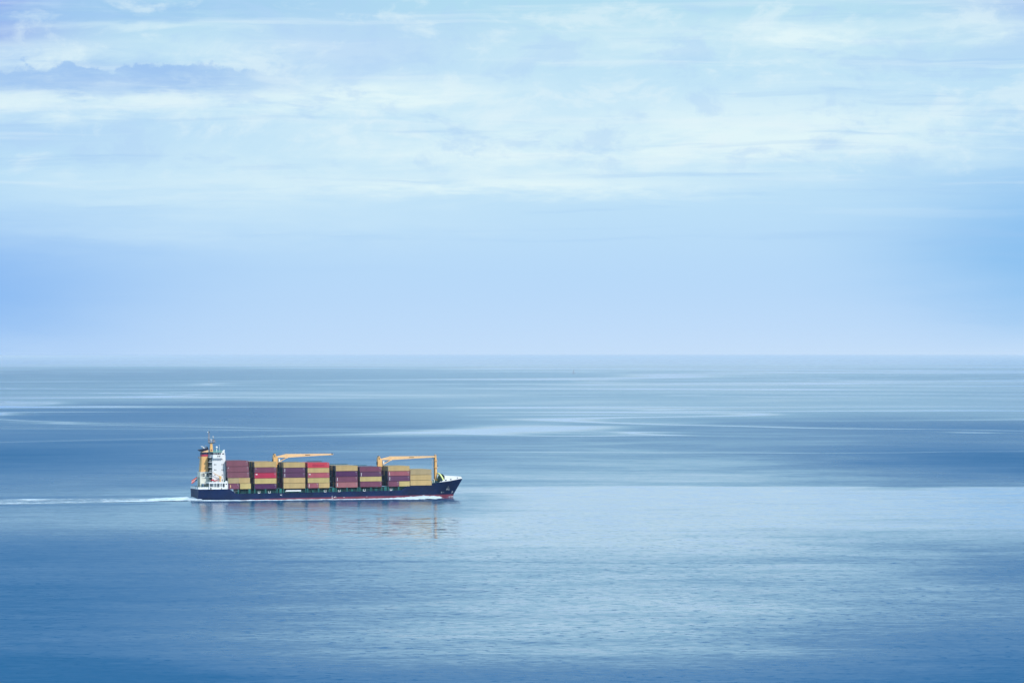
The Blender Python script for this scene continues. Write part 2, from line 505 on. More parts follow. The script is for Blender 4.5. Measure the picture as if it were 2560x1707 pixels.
hull = MB()
xs_ = sorted(set([0.6, 1.2, 3, 6, 10, 14, 18, 19.6, 21.2, 24, 30, 40, 48, 60, 70, 80, 92, 100, 106, 110, 114.5, 116.5, 118.6, 121, 124, 127, 130.3,
                  132, 134.1, 136, 137.4, 139.5, 142, 144.5, 146, 147, 148, 149, 150, 150.6, 151.4, 152.2, 152.8, 153.25]))
NZ = 12
rows = []
for x in xs_:
    zt = interp(TOP, x); zb = interp(BOOT, x)
    zs = [-3, (-3 + zb) / 2, zb] + [zb + (zt - zb) * k / (NZ - 3) for k in range(1, NZ - 2)]
    pts = []
    for z in zs:
        xx = min(x, stem(z)) if x > 145 else x
        pts.append((xx, halfb(xx, z), z))
    rows.append(pts)
for sgn in (-1, 1):
    for i in range(len(rows) - 1):
        for k in range(NZ - 1):
            q = [rows[i][k], rows[i + 1][k], rows[i + 1][k + 1], rows[i][k + 1]]
            q = [(a, b * sgn, c) for a, b, c in q]
            hull.add(q, [(0, 1, 2, 3)], 1 if k < 2 else 0)
r0 = rows[0]                                            # transom, slightly raked
for k in range(NZ - 1):
    hull.add([(r0[k][0], -r0[k][1], r0[k][2]), (r0[k][0], r0[k][1], r0[k][2]), (r0[k + 1][0], r0[k + 1][1], r0[k + 1][2]), (r0[k + 1][0], -r0[k + 1][1], r0[k + 1][2])],
             [(0, 1, 2, 3)], 0)
me_ = hull.mesh('hull', [M['navy'], M['boot']])
bm = bmesh.new(); bm.from_mesh(me_)
bmesh.ops.remove_doubles(bm, verts=bm.verts, dist=0.004)
bmesh.ops.recalc_face_normals(bm, faces=bm.faces)
bm.to_mesh(me_); bm.free()
for p in me_.polygons: p.use_smooth = False
hull_o = bpy.data.objects.new('hull', me_); C.objects.link(hull_o); hull_o.parent = ship


def deck_strip(x0, x1, dz, name, mat, n=14, inset=0.05):
    d = MB()
    for i in range(n):
        a = x0 + (x1 - x0) * i / n; b = x0 + (x1 - x0) * (i + 1) / n
        za, zb = interp(TOP, a) + dz, interp(TOP, b) + dz
        ha, hb2 = halfb(a, za) - inset, halfb(b, zb) - inset
        d.add([(a, -ha, za), (b, -hb2, zb), (b, hb2, zb), (a, ha, za)], [(0, 1, 2, 3)])
    return d.build(name, mat, ship)


deck_strip(0.65, 18.0, -0.15, 'poop_deck', M['deck'])
deck_strip(18.2, 118.0, -0.2, 'main_deck', M['deck'], 30)
deck_strip(118.1, 152.8, -0.25, 'forecastle_deck', M['deck'], 24)

# rubbing strake lines on the side
st = MB()
for z_, x0, x1 in ((2.55, 22, 112), (3.75, 22, 112)):
    for i in range(30):
        a = x0 + (x1 - x0) * i / 30; b = x0 + (x1 - x0) * (i + 1) / 30
        ha, hb2 = halfb(a, z_), halfb(b, z_)
        st.add([(a, -ha - 0.09, z_), (b, -hb2 - 0.09, z_), (b, -hb2 - 0.09, z_ + 0.16), (a, -ha - 0.09, z_ + 0.16),
                (a, -ha + 0.02, z_), (b, -hb2 + 0.02, z_), (b, -hb2 + 0.02, z_ + 0.16), (a, -ha + 0.02, z_ + 0.16)],
               [(0, 1, 2, 3), (3, 2, 6, 7), (4, 5, 1, 0)])
st.build('rubbing_strake', M['navy'], ship)


# --- bulwarks
def bulwark(name, x0, x1, ztop, mat, n=20, th=0.12, zbot=lambda x: interp(TOP, x) + 0.004):
    for sgn in (-1, 1):
        d = MB()
        for i in range(n):
            a = x0 + (x1 - x0) * i / n; b = x0 + (x1 - x0) * (i + 1) / n
            q = []
            for x in (a, b):
                for z in (zbot(x), ztop(x)):
                    xx = min(x, stem(z) - 0.02)
                    h = halfb(min(x, stem(zbot(x)) - 0.02), zbot(x))
                    q.append((xx, sgn * h, z)); q.append((xx, sgn * max(0.0, h - th), z))
            # q: a-bot out,in ; a-top out,in ; b-bot out,in ; b-top out,in
            d.add(q, [(0, 4, 6, 2), (1, 3, 7, 5), (2, 6, 7, 3)])
        d.build(name, mat, ship)


bulwark('stern_bulwark', 0.6, 8.0, lambda x: 7.75, M['white'], 10)
bw_top = [(137.4, 8.55), (140.9, 9.75), (141.15, 12.1), (152.2, 11.35), (153.3, 10.3)]
bulwark('bow_bulwark', 137.5, 153.2, lambda x: interp(bw_top, x), M['white'], 90)
tb = MB()
tb.box(0.58, 0.72, -9.6, 9.6, 6.56, 7.75)
tb.build('stern_bulwark', M['white'], ship)
# dark fairleads in the bow bulwark
for x, w, z in ((138.9, 0.5, 8.85), (141.3, 0.95, 9.25), (144.5, 0.95, 9.6), (149.3, 0.6, 10.3)):
    zd = interp(TOP, x); h = ht = halfb(x, zd); h2 = ht2 = halfb(x + w, interp(TOP, x + w))
    MB().hexa([(x, -h - .05, z), (x + w, -h2 - .05, z + .04), (x + w, -h2 + .1, z + .04), (x, -h + .1, z),
               (x, -ht - .05, z + .6), (x + w, -ht2 - .05, z + .64), (x + w, -ht2 + .1, z + .64), (x, -ht + .1, z + .6)]).build('fairlead', M['dark'], ship)
for x in (1.8, 5.0, 8.6, 10.7):
    h = halfb(x, 6.9)
for y_ in (-8.4, -3.4, 3.5, 8.0):
    MB().box(0.50, 0.57, y_ - .09, y_ + .09, 6.6, 8.3).build('rail_post', M['dark'], ship)

# --- whaleback arch behind the bow bulwark
arch = MB(); NA = 18
for i in range(NA):
    q = []
    for j in (i, i + 1):
        t = math.pi * j / NA
        for r in (1.0, 0.88):
            for xx in (138.7, 139.5):
                q.append((xx + (1.0 - math.sin(t)) * 1.5, -math.cos(t) * 7.6 * r, 8.9 + 4.7 * math.sin(t) * r))
    arch.add(q, [(0, 4, 5, 1), (2, 3, 7, 6), (0, 2, 6, 4), (1, 5, 7, 3)])
arch.build('breakwater_arch', M['lime'], ship)
inner = MB()
pts = [(140.9, -math.cos(math.pi * j / NA) * 6.9, 8.9 + 4.1 * math.sin(math.pi * j / NA)) for j in range(NA + 1)]
inner.add(pts, [tuple(range(NA + 1))])
inner.build('breakwater_wall', M['teal'], ship)
wb = MB()                                             # white sloping roof between arch and bow
N2 = 12
for i in range(NA):
    for k in range(N2):
        q = []
        for (kk, jj) in ((k, i), (k + 1, i), (k + 1, i + 1), (k, i + 1)):
            t = math.pi * jj / NA; s = kk / N2
            x = 141.2 + s * 10.6
            wid = min(7.5, halfb(x, interp(TOP, x)) - 0.2)
            hgt = (12.9 - 10.9) * (1 - s) ** 3 * math.sin(t)
            q.append((x, -math.cos(t) * max(0.05, wid), 10.9 + hgt - s * 0.6))
        wb.add(q, [(0, 1, 2, 3)])
wb.build('foredeck_cover', M['white'], ship, True)

# --- hatch coamings, outboard stanchions, side rails
for a, b in ((24.5, 30.4), (31.8, 44.8), (48.0, 60.5), (61.6, 74.4), (77.8, 90.2), (91.4, 104.0), (107.6, 117.5)):
    MB().box(a, b, -8.9, 8.9, 3.8, 6.1).build('hatch_coaming', M['tealdark'], ship)
MB().box(119.2, 133.0, -8.6, 8.6, 6.75, 7.0).build('hatch_coaming', M['tealdark'], ship)
stx = [(28.9, .55), (31.9, .22), (38.0, .34), (44.5, .26), (46.4, .7), (48.1, .22), (60.6, .22), (61.7, .3), (67.9, .3), (74.3, .24),
       (76.2, .75), (77.9, .26), (84.1, .3), (90.2, .24), (91.4, .3), (97.7, .3), (103.9, .24), (105.9, .8), (107.6, .3), (113.5, .3), (119.3, .24), (22.6, .3)]
for x, w in stx:
    top = 6.35
    zb = interp(TOP, x) - 0.1
    MB().box(x - w, x + w, -11.35, -11.05, zb, top).box(x - w * .8, x + w * .8, -11.05, -8.9, top - 0.35, top).build('stanchion', M['teal'], ship)
    MB().box(x - w, x + w, 11.05, 11.35, zb, top).box(x - w * .8, x + w * .8, 8.9, 11.05, top - 0.35, top).build('stanchion', M['teal'], ship)
rl = MB()
for zz in (0.55, 1.1):
    for i in range(24):
        a = 21.5 + i * 4; b = a + 4
        rl.tube((a, -11.42, interp(TOP, a) + zz), (b, -11.42, interp(TOP, b) + zz), 0.035, n=5)
for i in range(97):
    a = 21.5 + i
    rl.box(a - .03, a + .03, -11.45, -11.39, interp(TOP, a), interp(TOP, a) + 1.12)
rl.build('side_railing', M['teal'], ship)
for x in (33.5, 52.0, 57.0, 64.5, 70.6, 80.4, 86.5, 93.0, 100.2, 109.6):        # green lockers and vents on the side deck
    MB().box(x, x + random.uniform(.8, 1.6), -10.2, -9.4, 3.9, random.uniform(4.9, 5.5)).build('vent', M['teal'], ship)
# white framed mooring ports
for x in (34.2, 40.0, 71.5, 79.5, 93.8, 109.0):
    z0 = interp(TOP, x) + 0.02
    f = MB().box(x - .6, x - .42, -11.75, -11.5, z0, z0 + 1.15).box(x + .42, x + .6, -11.75, -11.5, z0, z0 + 1.15).box(x - .42, x + .42, -11.75, -11.5, z0, z0 + .2)
    f.build('mooring_port', M['white'], ship)
    MB().box(x - .40, x + .40, -11.62, -11.52, z0 + .22, z0 + 1.0).build('port_opening', M['dark'], ship)
# stowed accommodation ladder
gw = MB()
gw.box(49.4, 57.8, -11.95, -11.65, 4.75, 5.5)
for i in range(17):
    gw.box(49.5 + i * .5, 49.56 + i * .5, -12.0, -11.95, 4.75, 5.55)
gw.build('gangway', M['white'], ship)
MB().box(48.9, 49.4, -12.0, -11.6, 4.5, 5.3).build('gangway_platform', M['grey'], ship)
# poop side stay at the deck step
kn = MB()
kn.tube((18.9, -11.45, 6.35), (20.6, -11.6, 5.1), 0.07, n=6)
kn.tube((20.6, -11.6, 5.1), (23.3, -11.55, 5.7), 0.05, n=6)
kn.tube((20.6, -11.6, 5.1), (20.6, -11.6, 4.3), 0.12, n=6)
kn.build('davit', M['grey'], ship)


# --- painted marks on the hull (each a thin raised plate following the side)
def mark(name, quads, z_of=None, off=0.03, mat='white'):
    d = MB()
    for (x0, z0, x1, z1, w) in quads:                 # strokes
        dx_, dz_ = x1 - x0, z1 - z0; L = math.hypot(dx_, dz_) or 1
        nx, nz = -dz_ / L * w / 2, dx_ / L * w / 2
        q = []
        for (x, z) in ((x0 - nx, z0 - nz), (x1 - nx, z1 - nz), (x1 + nx, z1 + nz), (x0 + nx, z0 + nz)):
            q.append((x, -halfb(x, z) - off, z))
        d.add(q, [(0, 1, 2, 3)])
    return d.build(name, M[mat] if isinstance(mat, str) else mat, ship)


mark('load_line_mark', [(75.5, 0.5, 75.5, 2.1, .16), (75.1, 0.55, 75.9, 0.55, .12)])
for q in ((76.4, 1.0, 77.1, 1.5, .16), (77.1, 1.5, 76.9, .9, .14), (77.3, 1.7, 77.8, 1.0, .14)):
    mark('draught_mark', [q])
mark('tug_mark', [(46.1, 2.95, 46.5, 2.95, .4), (46.7, 2.85, 47.1, 3.05, .3), (46.9, 2.6, 47.2, 2.6, .3)])
mark('draught_mark', [(81.8, 1.15, 82.6, 1.15, .14)])
mark('draught_mark', [(94.9, 1.25, 95.5, 1.25, .14)])
mark('bulb_mark', [(146.9, 3.3, 147.3, 3.15, .15), (147.3, 3.15, 147.6, 2.75, .16), (147.6, 2.75, 147.1, 2.45, .16), (147.1, 2.45, 146.6, 2.4, .16)])
mk = MB()
for i in range(12):                                   # thruster disc
    t0, t1 = 2 * math.pi * i / 12, 2 * math.pi * (i + 1) / 12
    q = [(140.2, 2.75), (140.2 + .38 * math.cos(t0), 2.75 + .42 * math.sin(t0)), (140.2 + .38 * math.cos(t1), 2.75 + .42 * math.sin(t1))]
    mk.add([(a, -halfb(a, c) - .04, c) for a, c in q], [(0, 1, 2)])
mk.build('thruster_mark', M['grey'], ship)
mark('thruster_mark', [(141.2, 2.85, 141.7, 2.55, .16), (141.7, 2.85, 141.2, 2.6, .14)], mat='grey')
# anchor in its pocket
an = MB()
ax_, az_ = 143.9, 4.9
ah = lambda x, z: -halfb(x, z) - 0.22
for (x0, z0, x1, z1, r) in ((143.9, 6.2, 143.9, 4.3, .13), (143.0, 4.1, 143.9, 4.3, .2), (143.9, 4.3, 144.9, 4.0, .2), (143.0, 4.1, 143.5, 5.2, .12), (144.9, 4.0, 144.5, 5.4, .12)):
    an.tube((x0, ah(x0, z0), z0), (x1, ah(x1, z1), z1), r, n=8)
an.build('anchor', M['grey'], ship)

# ------------------------------------------------------------------ accommodation block
tower = MB()
tower.box(8.9, 16.3, -8.0, 8.0, 10.4, 23.4)
tower.box(14.15, 16.3, -7.9, 7.9, 23.4, 24.9)
tower_o = tower.build('bridge_tower', M['white'], ship)
# wheelhouse with wings
wh = MB()
wh.box(9.0, 14.1, -9.7, 9.7, 23.45, 25.2)
wh.box(9.3, 13.9, -9.5, 9.5, 25.2, 26.6)
for y_ in (-11.0, 11.0):
    s = -1 if y_ < 0 else 1
    wh.add([(9.3, s * 8, 22.0), (13.8, s * 8, 22.0), (13.8, s * 9.6, 23.44), (9.3, s * 9.6, 23.44), (9.3, s * 8, 23.44), (13.8, s * 8, 23.44)],
           [(0, 1, 2, 3), (1, 5, 2), (0, 3, 4), (3, 2, 5, 4), (0, 4, 5, 1)])
wh_o = wh.build('wheelhouse', M['white'], ship)
MB().box(8.9, 14.3, -9.8, 9.8, 26.62, 26.85).build('wheelhouse_roof', M['greenlt'], ship)
gr = MB()
for x0 in (9.0, 14.1):
    gr.box(x0 - .04, x0 + .04, -9.6, 9.6, 27.6, 27.7)
gr.box(9.0, 14.1, -9.64, -9.56, 27.35, 27.75)
for i in range(10):
    gr.box(9.0 + i * .55, 9.08 + i * .55, -9.64, -9.56, 26.85, 27.6)
gr.build('roof_railing', M['greenlt'], ship)


def window(x0, x1, z0, z1, y, parent, mat='glass', axis='y'):
    """recessed dark pane with a thin frame, on a side wall facing -y"""
    w = MB()
    w.box(x0, x1, y - 0.06, y + 0.02, z0, z1)
    return w.build('window', M[mat], parent)


for x0, x1 in ((9.4, 9.95), (10.2, 10.75), (10.85, 11.4), (11.55, 12.5), (12.65, 13.3)):
    window(x0, x1, 25.35, 26.35, -9.5, wh_o)
for i in range(14):
    MB().box(13.9, 13.96, -9.2 + i * 1.33, -8.2 + i * 1.33, 25.4, 26.4).build('window', M['glass'], wh_o)
    MB().box(9.22, 9.30, -9.2 + i * 1.33, -8.2 + i * 1.33, 25.4, 26.4).build('window', M['glass'], wh_o)
for x0 in (11.45, 12.45):
    window(x0, x0 + .5, 24.1, 25.0, -9.7, wh_o, 'dark')
window(14.5, 15.2, 25.6, 26.2, -7.9, tower_o, 'dark') if False else None
MB().box(14.3, 15.8, -7.9, -4.0, 24.92, 27.3).build('bridge_front_house', M['white'], ship)
window(14.6, 15.4, 25.4, 26.1, -7.9, tower_o, 'dark')
# portholes
for z, xs2 in ((22.75, (10.6, 14.3)), (19.9, (10.1, 10.85, 14.3, 15.05)), (17.05, (10.1, 10.85, 14.3, 15.05)), (14.25, (10.3, 14.4)), (11.4, (11.0, 14.4))):
    for x in xs2:
        window(x - .19, x + .19, z - .32, z + .32, -8.0, tower_o)
# stair galleries on the aft side of the tower
for z in (10.4, 13.1, 15.85, 18.5, 21.3, 23.9):
    MB().box(7.4, 8.95, -7.6, -3.5, z - .15, z + .05).build('gallery_deck', M['white'], ship)
    g = MB()
    g.box(7.45, 8.9, -7.62, -7.56, z + 1.0, z + 1.08)
    for i in range(5):
        g.box(7.45 + i * .36, 7.49 + i * .36, -7.62, -7.56, z + .05, z + 1.0)
    g.build('railing', M['white'], ship)
MB().box(8.5, 8.88, -7.0, 7.0, 10.6, 23.9).build('stairwell_wall', M['tealdark'], ship)
for z in (10.5, 13.2, 15.95, 18.6, 21.4):
    MB().prism([(7.5, z), (7.75, z), (8.45, z + 2.4), (8.2, z + 2.4)], -7.0, -6.4).build('stair', M['tealdark'], ship)

# engine casing house under the funnel
cas = MB()
cas.box(3.1, 8.35, -3.3, 3.3, 13.0, 15.75)
cas.box(4.2, 8.35, -3.1, 3.1, 9.7, 13.0)
cas.box(3.1, 4.2, -3.28, -2.3, 6.5, 13.0)
cas.box(3.1, 4.2, 2.3, 3.28, 6.5, 13.0)
cas.box(6.4, 8.35, -3.0, 3.0, 6.5, 9.7)
cas_o = cas.build('engine_casing', M['cream'], ship)
for x0, x1 in ((3.55, 3.8), (4.42, 5.57), (6.82, 8.0)):
    window(x0, x1, 13.35, 15.1, -3.3, cas_o, 'dark')
    if x1 - x0 > 1:
        MB().box((x0 + x1) / 2 - .04, (x0 + x1) / 2 + .04, -3.42, -3.36, 13.35, 15.1).box(x0, x1, -3.42, -3.36, 14.15, 14.23).build('window_frame', M['white'], cas_o)
MB().box(2.95, 8.4, -3.45, 3.45, 15.76, 15.9).build('casing_roof', M['white'], ship)
MB().box(3.9, 8.4, -3.45, 3.45, 12.8, 13.0).build('casing_ledge', M['white'], ship)
MB().box(4.0, 8.7, -5.2, 5.2, 9.35, 9.65).build('boat_deck', M['white'], ship)
MB().box(4.9, 6.3, -3.4, -3.1, 9.0, 9.34).build('beam', M['tealdark'], ship)
# funnel
fn = MB()


def fslab(z0, z1, mi):
    def xs3(z):
        t = (z - 15.9) / (26.5 - 15.9)
        return 3.5 + 0.85 * t, 8.15 - 0.1 * t, 2.8 - 0.4 * t
    a0, b0, c0 = xs3(z0); a1, b1, c1 = xs3(z1)

    def ring(a, b, c, z):
        pts_ = []
        for (cx, cy, a0_) in ((b - 1.0, -c + 1.0, -90), (b - 1.0, c - 1.0, 0), (a + 1.0, c - 1.0, 90), (a + 1.0, -c + 1.0, 180)):
            for k in range(5):
                t = R(a0_ + k * 22.5)
                pts_.append((cx + math.cos(t), cy + math.sin(t), z))
        return pts_
    p = ring(a0, b0, c0, z0) + ring(a1, b1, c1, z1)
    n = 20
    fn.add(p, [(i, (i + 1) % n, n + (i + 1) % n, n + i) for i in range(n)] + [tuple(range(n - 1, -1, -1)), tuple(range(n, 2 * n))], mi)


fslab(15.9, 24.3, 0); fslab(24.3, 25.4, 1); fslab(25.4, 26.6, 2)
fn.hexa([(4.4, -2.3, 26.6), (8.0, -2.3, 26.6), (8.0, 2.3, 26.6), (4.4, 2.3, 26.6), (4.5, -2.3, 26.8), (8.1, -2.3, 27.9), (8.1, 2.3, 27.9), (4.5, 2.3, 26.8)], 3)
fn_o = fn.build('funnel', [M['orange'], M['funnel_red'], M['black'], M['boomc']], ship)
MB().hexa([(3.9, -2.5, 27.1), (8.2, -2.5, 27.95), (8.2, 2.5, 27.95), (3.9, 2.5, 27.1), (2.9, -2.6, 27.95), (7.7, -2.6, 28.9), (7.7, 2.6, 28.9), (2.9, 2.6, 27.95)]).build('funnel_cap', M['black'], fn_o)
MB().prism([(7.4, 28.85), (8.3, 28.2), (7.7, 29.6)], -2.0, 2.0).build('cap_fin', M['black'], fn_o)
for yy in (-1.2, 0.6):
    pr_ = None; ex = MB()
    for k in range(9):
        t = k / 8 * 1.5
        p = (6.3 - 1.6 * math.cos(t), yy, 28.2 + 1.6 * math.sin(t) - .1) if False else (4.5 + 1.5 * math.sin(t), yy, 28.2 + 1.5 * math.cos(t))
        if pr_: ex.tube(pr_, p, 0.26, 0.26, 10)
        pr_ = p
    ex.build('exhaust_pipe', M['white'], fn_o, True)
ex = MB()
for (x, z, h) in ((6.7, 28.7, 1.3), (7.2, 28.8, 1.7)):
    ex.tube((x, -.5, z), (x, -.5, z + h), .09, n=6)
ex.ball((6.7, -.5, 30.1), .26, 8)
ex.build('funnel_aerial', M['grey'], fn_o)
MB().box(3.1, 3.9, -1.4, 1.4, 23.2, 23.35).box(3.1, 3.16, -1.4, 1.4, 23.4, 24.2).build('funnel_platform', M['buff'], fn_o)

# lower deckhouse along the side, with open bays
dh = MB()
dh.box(6.4, 17.1, -10.9, 10.9, 9.7, 10.4)
dh.box(6.4, 17.3, -10.9, -10.75, 6.5, 7.55)
for a, b in ((6.4, 6.75), (8.9, 9.25), (10.55, 10.85), (12.3, 12.75), (13.5, 13.95), (15.1, 16.9)):
    dh.box(a, b, -10.9, -10.6, 7.55, 9.7)
dh.add([(16.9, -10.9, 6.5), (18.1, -10.9, 6.5), (17.1, -10.9, 9.7), (16.9, -10.9, 9.7), (16.9, -10.7, 6.5), (18.1, -10.7, 6.5), (17.1, -10.7, 9.7), (16.9, -10.7, 9.7)],
       [(0, 1, 2, 3), (7, 6, 5, 4), (1, 5, 6, 2)])
dh.box(8.0, 17.0, -8.6, 8.6, 6.5, 9.7)
dh_o = dh.build('deckhouse', M['white'], ship)
window(15.6, 16.4, 9.0, 9.5, -10.9, dh_o, 'dark')
window(7.0, 7.7, 6.55, 7.45, -10.9, dh_o, 'dark')
window(13.1, 13.6, 6.6, 7.1, -10.9, dh_o, 'dark')
for x0, x1 in ((6.9, 8.2), (10.9, 12.2), (14.0, 15.0)):
    MB().box(x0, x1, -8.9, -8.62, 7.3, 9.0).build('door', M['slate'] if 'slate' in M else M['grey'], dh_o)
# life raft canisters, deck clutter
MB().box(15.5, 17.0, -10.6, -9.2, 10.42, 11.0).build('raft_canister', M['white'], ship)
MB().box(14.9, 15.5, -10.2, -9.6, 10.42, 11.4).build('locker', M['teal'], ship)
MB().tube((13.9, -9.9, 10.4), (13.9, -9.9, 12.0), .14, n=6).build('vent_pipe', M['dark'], ship)
# poop gear
MB().tube((3.4, -5.5, 7.2), (3.4, -8.6, 7.2), .75, n=10).build('mooring_winch', M['tealdark'], ship)
MB().tube((2.0, 2, 7.2), (2.0, 5, 7.2), .7, n=10).build('mooring_winch', M['tealdark'], ship)
MB().tube((3.3, -7.6, 7.2), (3.3, -7.6, 9.4), .2, n=8).build('vent_pipe', M['tealdark'], ship)

# provision crane by the tower
pc = empty('provision_crane', Matrix.Identity(4)); pc.parent = ship
MB().tube((12.9, -9.7, 10.4), (12.9, -9.7, 12.6), .38, n=10).build('post', M['orange'], pc)
MB().box(12.4, 13.5, -10.1, -9.3, 12.3, 13.7).build('slewing_head', M['orange'], pc)
MB().tube((12.7, -9.7, 13.4), (8.6, -9.7, 15.7), .2, .12, n=6).build('boom', M['orange'], pc)

# radar mast
rm = MB()
rm.hexa([(9.25, -1.0, 26.86), (11.0, -1.0, 26.86), (11.0, 1.0, 26.86), (9.25, 1.0, 26.86), (9.55, -.55, 31.3), (10.7, -.55, 31.3), (10.7, .55, 31.3), (9.55, .55, 31.3)])
rm_o = rm.build('radar_mast', M['orange'], ship)
MB().hexa([(9.3, -.8, 31.3), (11.2, -.8, 31.3), (11.2, .8, 31.3), (9.3, .8, 31.3), (8.4, -1.4, 31.75), (12.4, -1.4, 31.75), (12.4, 1.4, 31.75), (8.4, 1.4, 31.75)]).build('mast_platform', M['buff'], rm_o)
rp = MB()
for zz in (32.3, 32.85):
    for (a, b) in (((8.4, -1.4), (12.4, -1.4)), ((8.4, 1.4), (12.4, 1.4)), ((8.4, -1.4), (8.4, 1.4)), ((12.4, -1.4), (12.4, 1.4))):
        rp.tube((*a, zz), (*b, zz), .05, n=5)
for i in range(6):
    rp.tube((8.4 + i * .8, -1.4, 31.75), (8.4 + i * .8, -1.4, 32.85), .05, n=5)
rp.build('mast_railing', M['buff'], rm_o)
lm_ = MB()
for (ox, oy) in ((-.22, -.22), (.22, -.22), (0, .25)):
    lm_.tube((8.85 + ox, oy, 31.75), (8.85 + ox * .6, oy * .6, 37.6), .07, n=5)
for k in range(9):
    lm_.box(8.5, 9.2, -.3, .3, 32.3 + k * .62, 32.42 + k * .62)
lm_.tube((8.85, 0, 37.6), (8.85, 0, 39.2), .05, n=5)
lm_.build('lattice_mast', M['buff'], rm_o)
MB().ball((8.35, 0, 37.55), .36, 8).build('mast_lamp', M['white'], rm_o)
MB().box(8.6, 9.2, -.3, .3, 37.3, 37.9).build('mast_lamp', M['dark'], rm_o)
MB().box(8.65, 9.1, -.3, .3, 33.0, 33.5).build('mast_lamp', M['dark'], rm_o)
MB().tube((11.5, 0, 31.75), (11.5, 0, 35.6), .13, .05, n=6).box(11.1, 12.0, -.4, .4, 33.0, 33.2).build('radar_pole', M['buff'], rm_o)
MB().box(10.7, 12.3, -.15, .15, 33.25, 33.5).build('radar_scanner', M['dark'], rm_o)
MB().ball((11.2, 0, 35.0), .3, 8).build('mast_lamp', M['white'], rm_o)
MB().box(9.6, 10.8, -.15, .15, 33.3, 33.55).tube((10.2, 0, 31.8), (10.2, 0, 33.3), .08, n=5).build('radar_scanner', M['white'], rm_o)
MB().box(9.8, 10.4, -1.12, -.98, 27.4, 28.0).build('mast_door', M['funnel_red'], rm_o)
MB().ball((12.5, -3, 29.2), .62, 10).build('radome', M['white'], ship, True)
MB().tube((12.5, -3, 26.85), (12.5, -3, 28.8), .35, .15, n=8).build('radome_stand', M['white'], ship)
MB().tube((14.0, -3, 26.85), (14.0, -3, 30.5), .12, .05, n=6).ball((14.0, -3, 30.5), .16, 6).build('whip_aerial', M['white'], ship)
MB().tube((15.9, -7.5, 24.9), (15.9, -7.5, 28.0), .12, .08, n=6).build('aerial', M['white'], ship)
MB().ball((15.5, -7.4, 27.5), .5, 8).build('radome', M['white'], ship)
rr_ = MB()
for i in range(5):
    rr_.box(14.3 + i * .5, 14.36 + i * .5, -7.95, -7.89, 24.9, 26.0)
rr_.box(14.3, 16.4, -7.95, -7.89, 25.9, 26.0)
rr_.build('railing', M['white'], ship)


# ------------------------------------------------------------------ deck cranes
def crane(x0, dz, name='deck_crane'):
    c = empty(name, Matrix.Identity(4)); c.parent = ship
    MB().tube((x0, 0, 3.8), (x0, 0, 19.4 + dz), 1.22, 1.22, 20).build('pedestal', M['orange'], c, False)
    h = MB()
    h.prism([(x0 - 1.3, 19.4 + dz), (x0 + 1.35, 19.4 + dz), (x0 + 1.35, 22.3 + dz), (x0 + 1.0, 23.4 + dz), (x0 + .35, 24.0 + dz), (x0 - .2, 25.2 + dz), (x0 - .75, 25.2 + dz), (x0 - 1.3, 23.6 + dz)], -1.3, 1.3)
    h.build('slewing_house', M['orange'], c)
    MB().box(x0 - 1.5, x0 - 1.3, -.9, .9, 20.5 + dz, 22.2 + dz).box(x0 - .7, x0 - .35, -1.4, -1.3, 23.4 + dz, 24.6 + dz).build('access_panel', M['dark'], c)
    MB().tube((x0 - .5, -1.2, 25.0 + dz), (x0 - .5, 1.2, 25.0 + dz), .38, n=10).build('sheave', M['dark'], c)
    MB().tube((x0 - 1.2, 0, 25.0 + dz), (x0 - 1.2, 0, 26.0 + dz), .08, n=5).build('aerial', M['grey'], c)
    b = MB()
    w = .75
    xa, xb, xc, xd = x0 + .6, x0 + 6.0, x0 + 6.9, x0 + 32.0
    secs = [(xa, 23.2, 23.75, .9), (xb, 23.05, 25.0, .9), (xc, 23.1, 25.05, .9), (xc + 12, 23.65, 25.0, .75), (xd - .3, 24.2, 24.95, .45), (xd + .9, 24.35, 24.8, .3)]
    for (a, b2) in zip(secs, secs[1:]):
        p = []
        for (yy, k) in ((-1, 0), (1, 0)):
            pass
        b.hexa([(a[0], -a[3], a[1] + dz), (b2[0], -b2[3], b2[1] + dz), (b2[0], b2[3], b2[1] + dz), (a[0], a[3], a[1] + dz),
                (a[0], -a[3], a[2] + dz), (b2[0], -b2[3], b2[2] + dz), (b2[0], b2[3], b2[2] + dz), (a[0], a[3], a[2] + dz)])
    b.build('boom', M['boomc'], c)
    MB().box(xb - .1, xc, -1.05, 1.05, 22.75 + dz, 25.12 + dz).build('boom_collar', M['boomc'], c)
    for s in (-1, 1):
        MB().tube((x0 + 1.5, s * .95, 20.3 + dz), (xb + .1, s * .95, 22.9 + dz), .2, n=8).build('luffing_cylinder', M['boomc'], c)
    MB().box(x0 + 1.5, x0 + 2.2, -2.3, -1.3, 20.9 + dz, 22.6 + dz).build('cab', M['white'], c)
    MB().box(x0 + 2.2, x0 + 2.24, -2.2, -1.4, 21.3 + dz, 22.4 + dz).build('cab_window', M['glass'], c)
    mkx = x0 + 16.9
    for k in range(6):
        MB().box(mkx + k * .46, mkx + k * .46 + .34, -.86, -.80, 24.2 + dz, 24.55 + dz).build('letter', M['dark'], c)
    tp = MB()
    tp.tube((xd + .2, -.5, 24.75 + dz), (xd + .2, .5, 24.75 + dz), .35, n=10)
    tp.tube((xd - 1.2, -.3, 24.15 + dz), (xd - 1.2, .3, 24.15 + dz), .3, n=8)
    tp.build('sheave', M['dark'], c)
    ln = MB()
    for k in range(8):
        ln.box(x0 + 9 + k * 2.6, x0 + 9.12 + k * 2.6, -.06, .06, 25.05 + dz, 25.5 + dz)
    ln.tube((x0 - .4, 0, 25.35 + dz), (xd, 0, 25.55 + dz), .035, n=4)
    ln.build('hoist_wire', M['grey'], c)
    return c


crane(46.2, 0.0)
crane(105.6, -2.05)
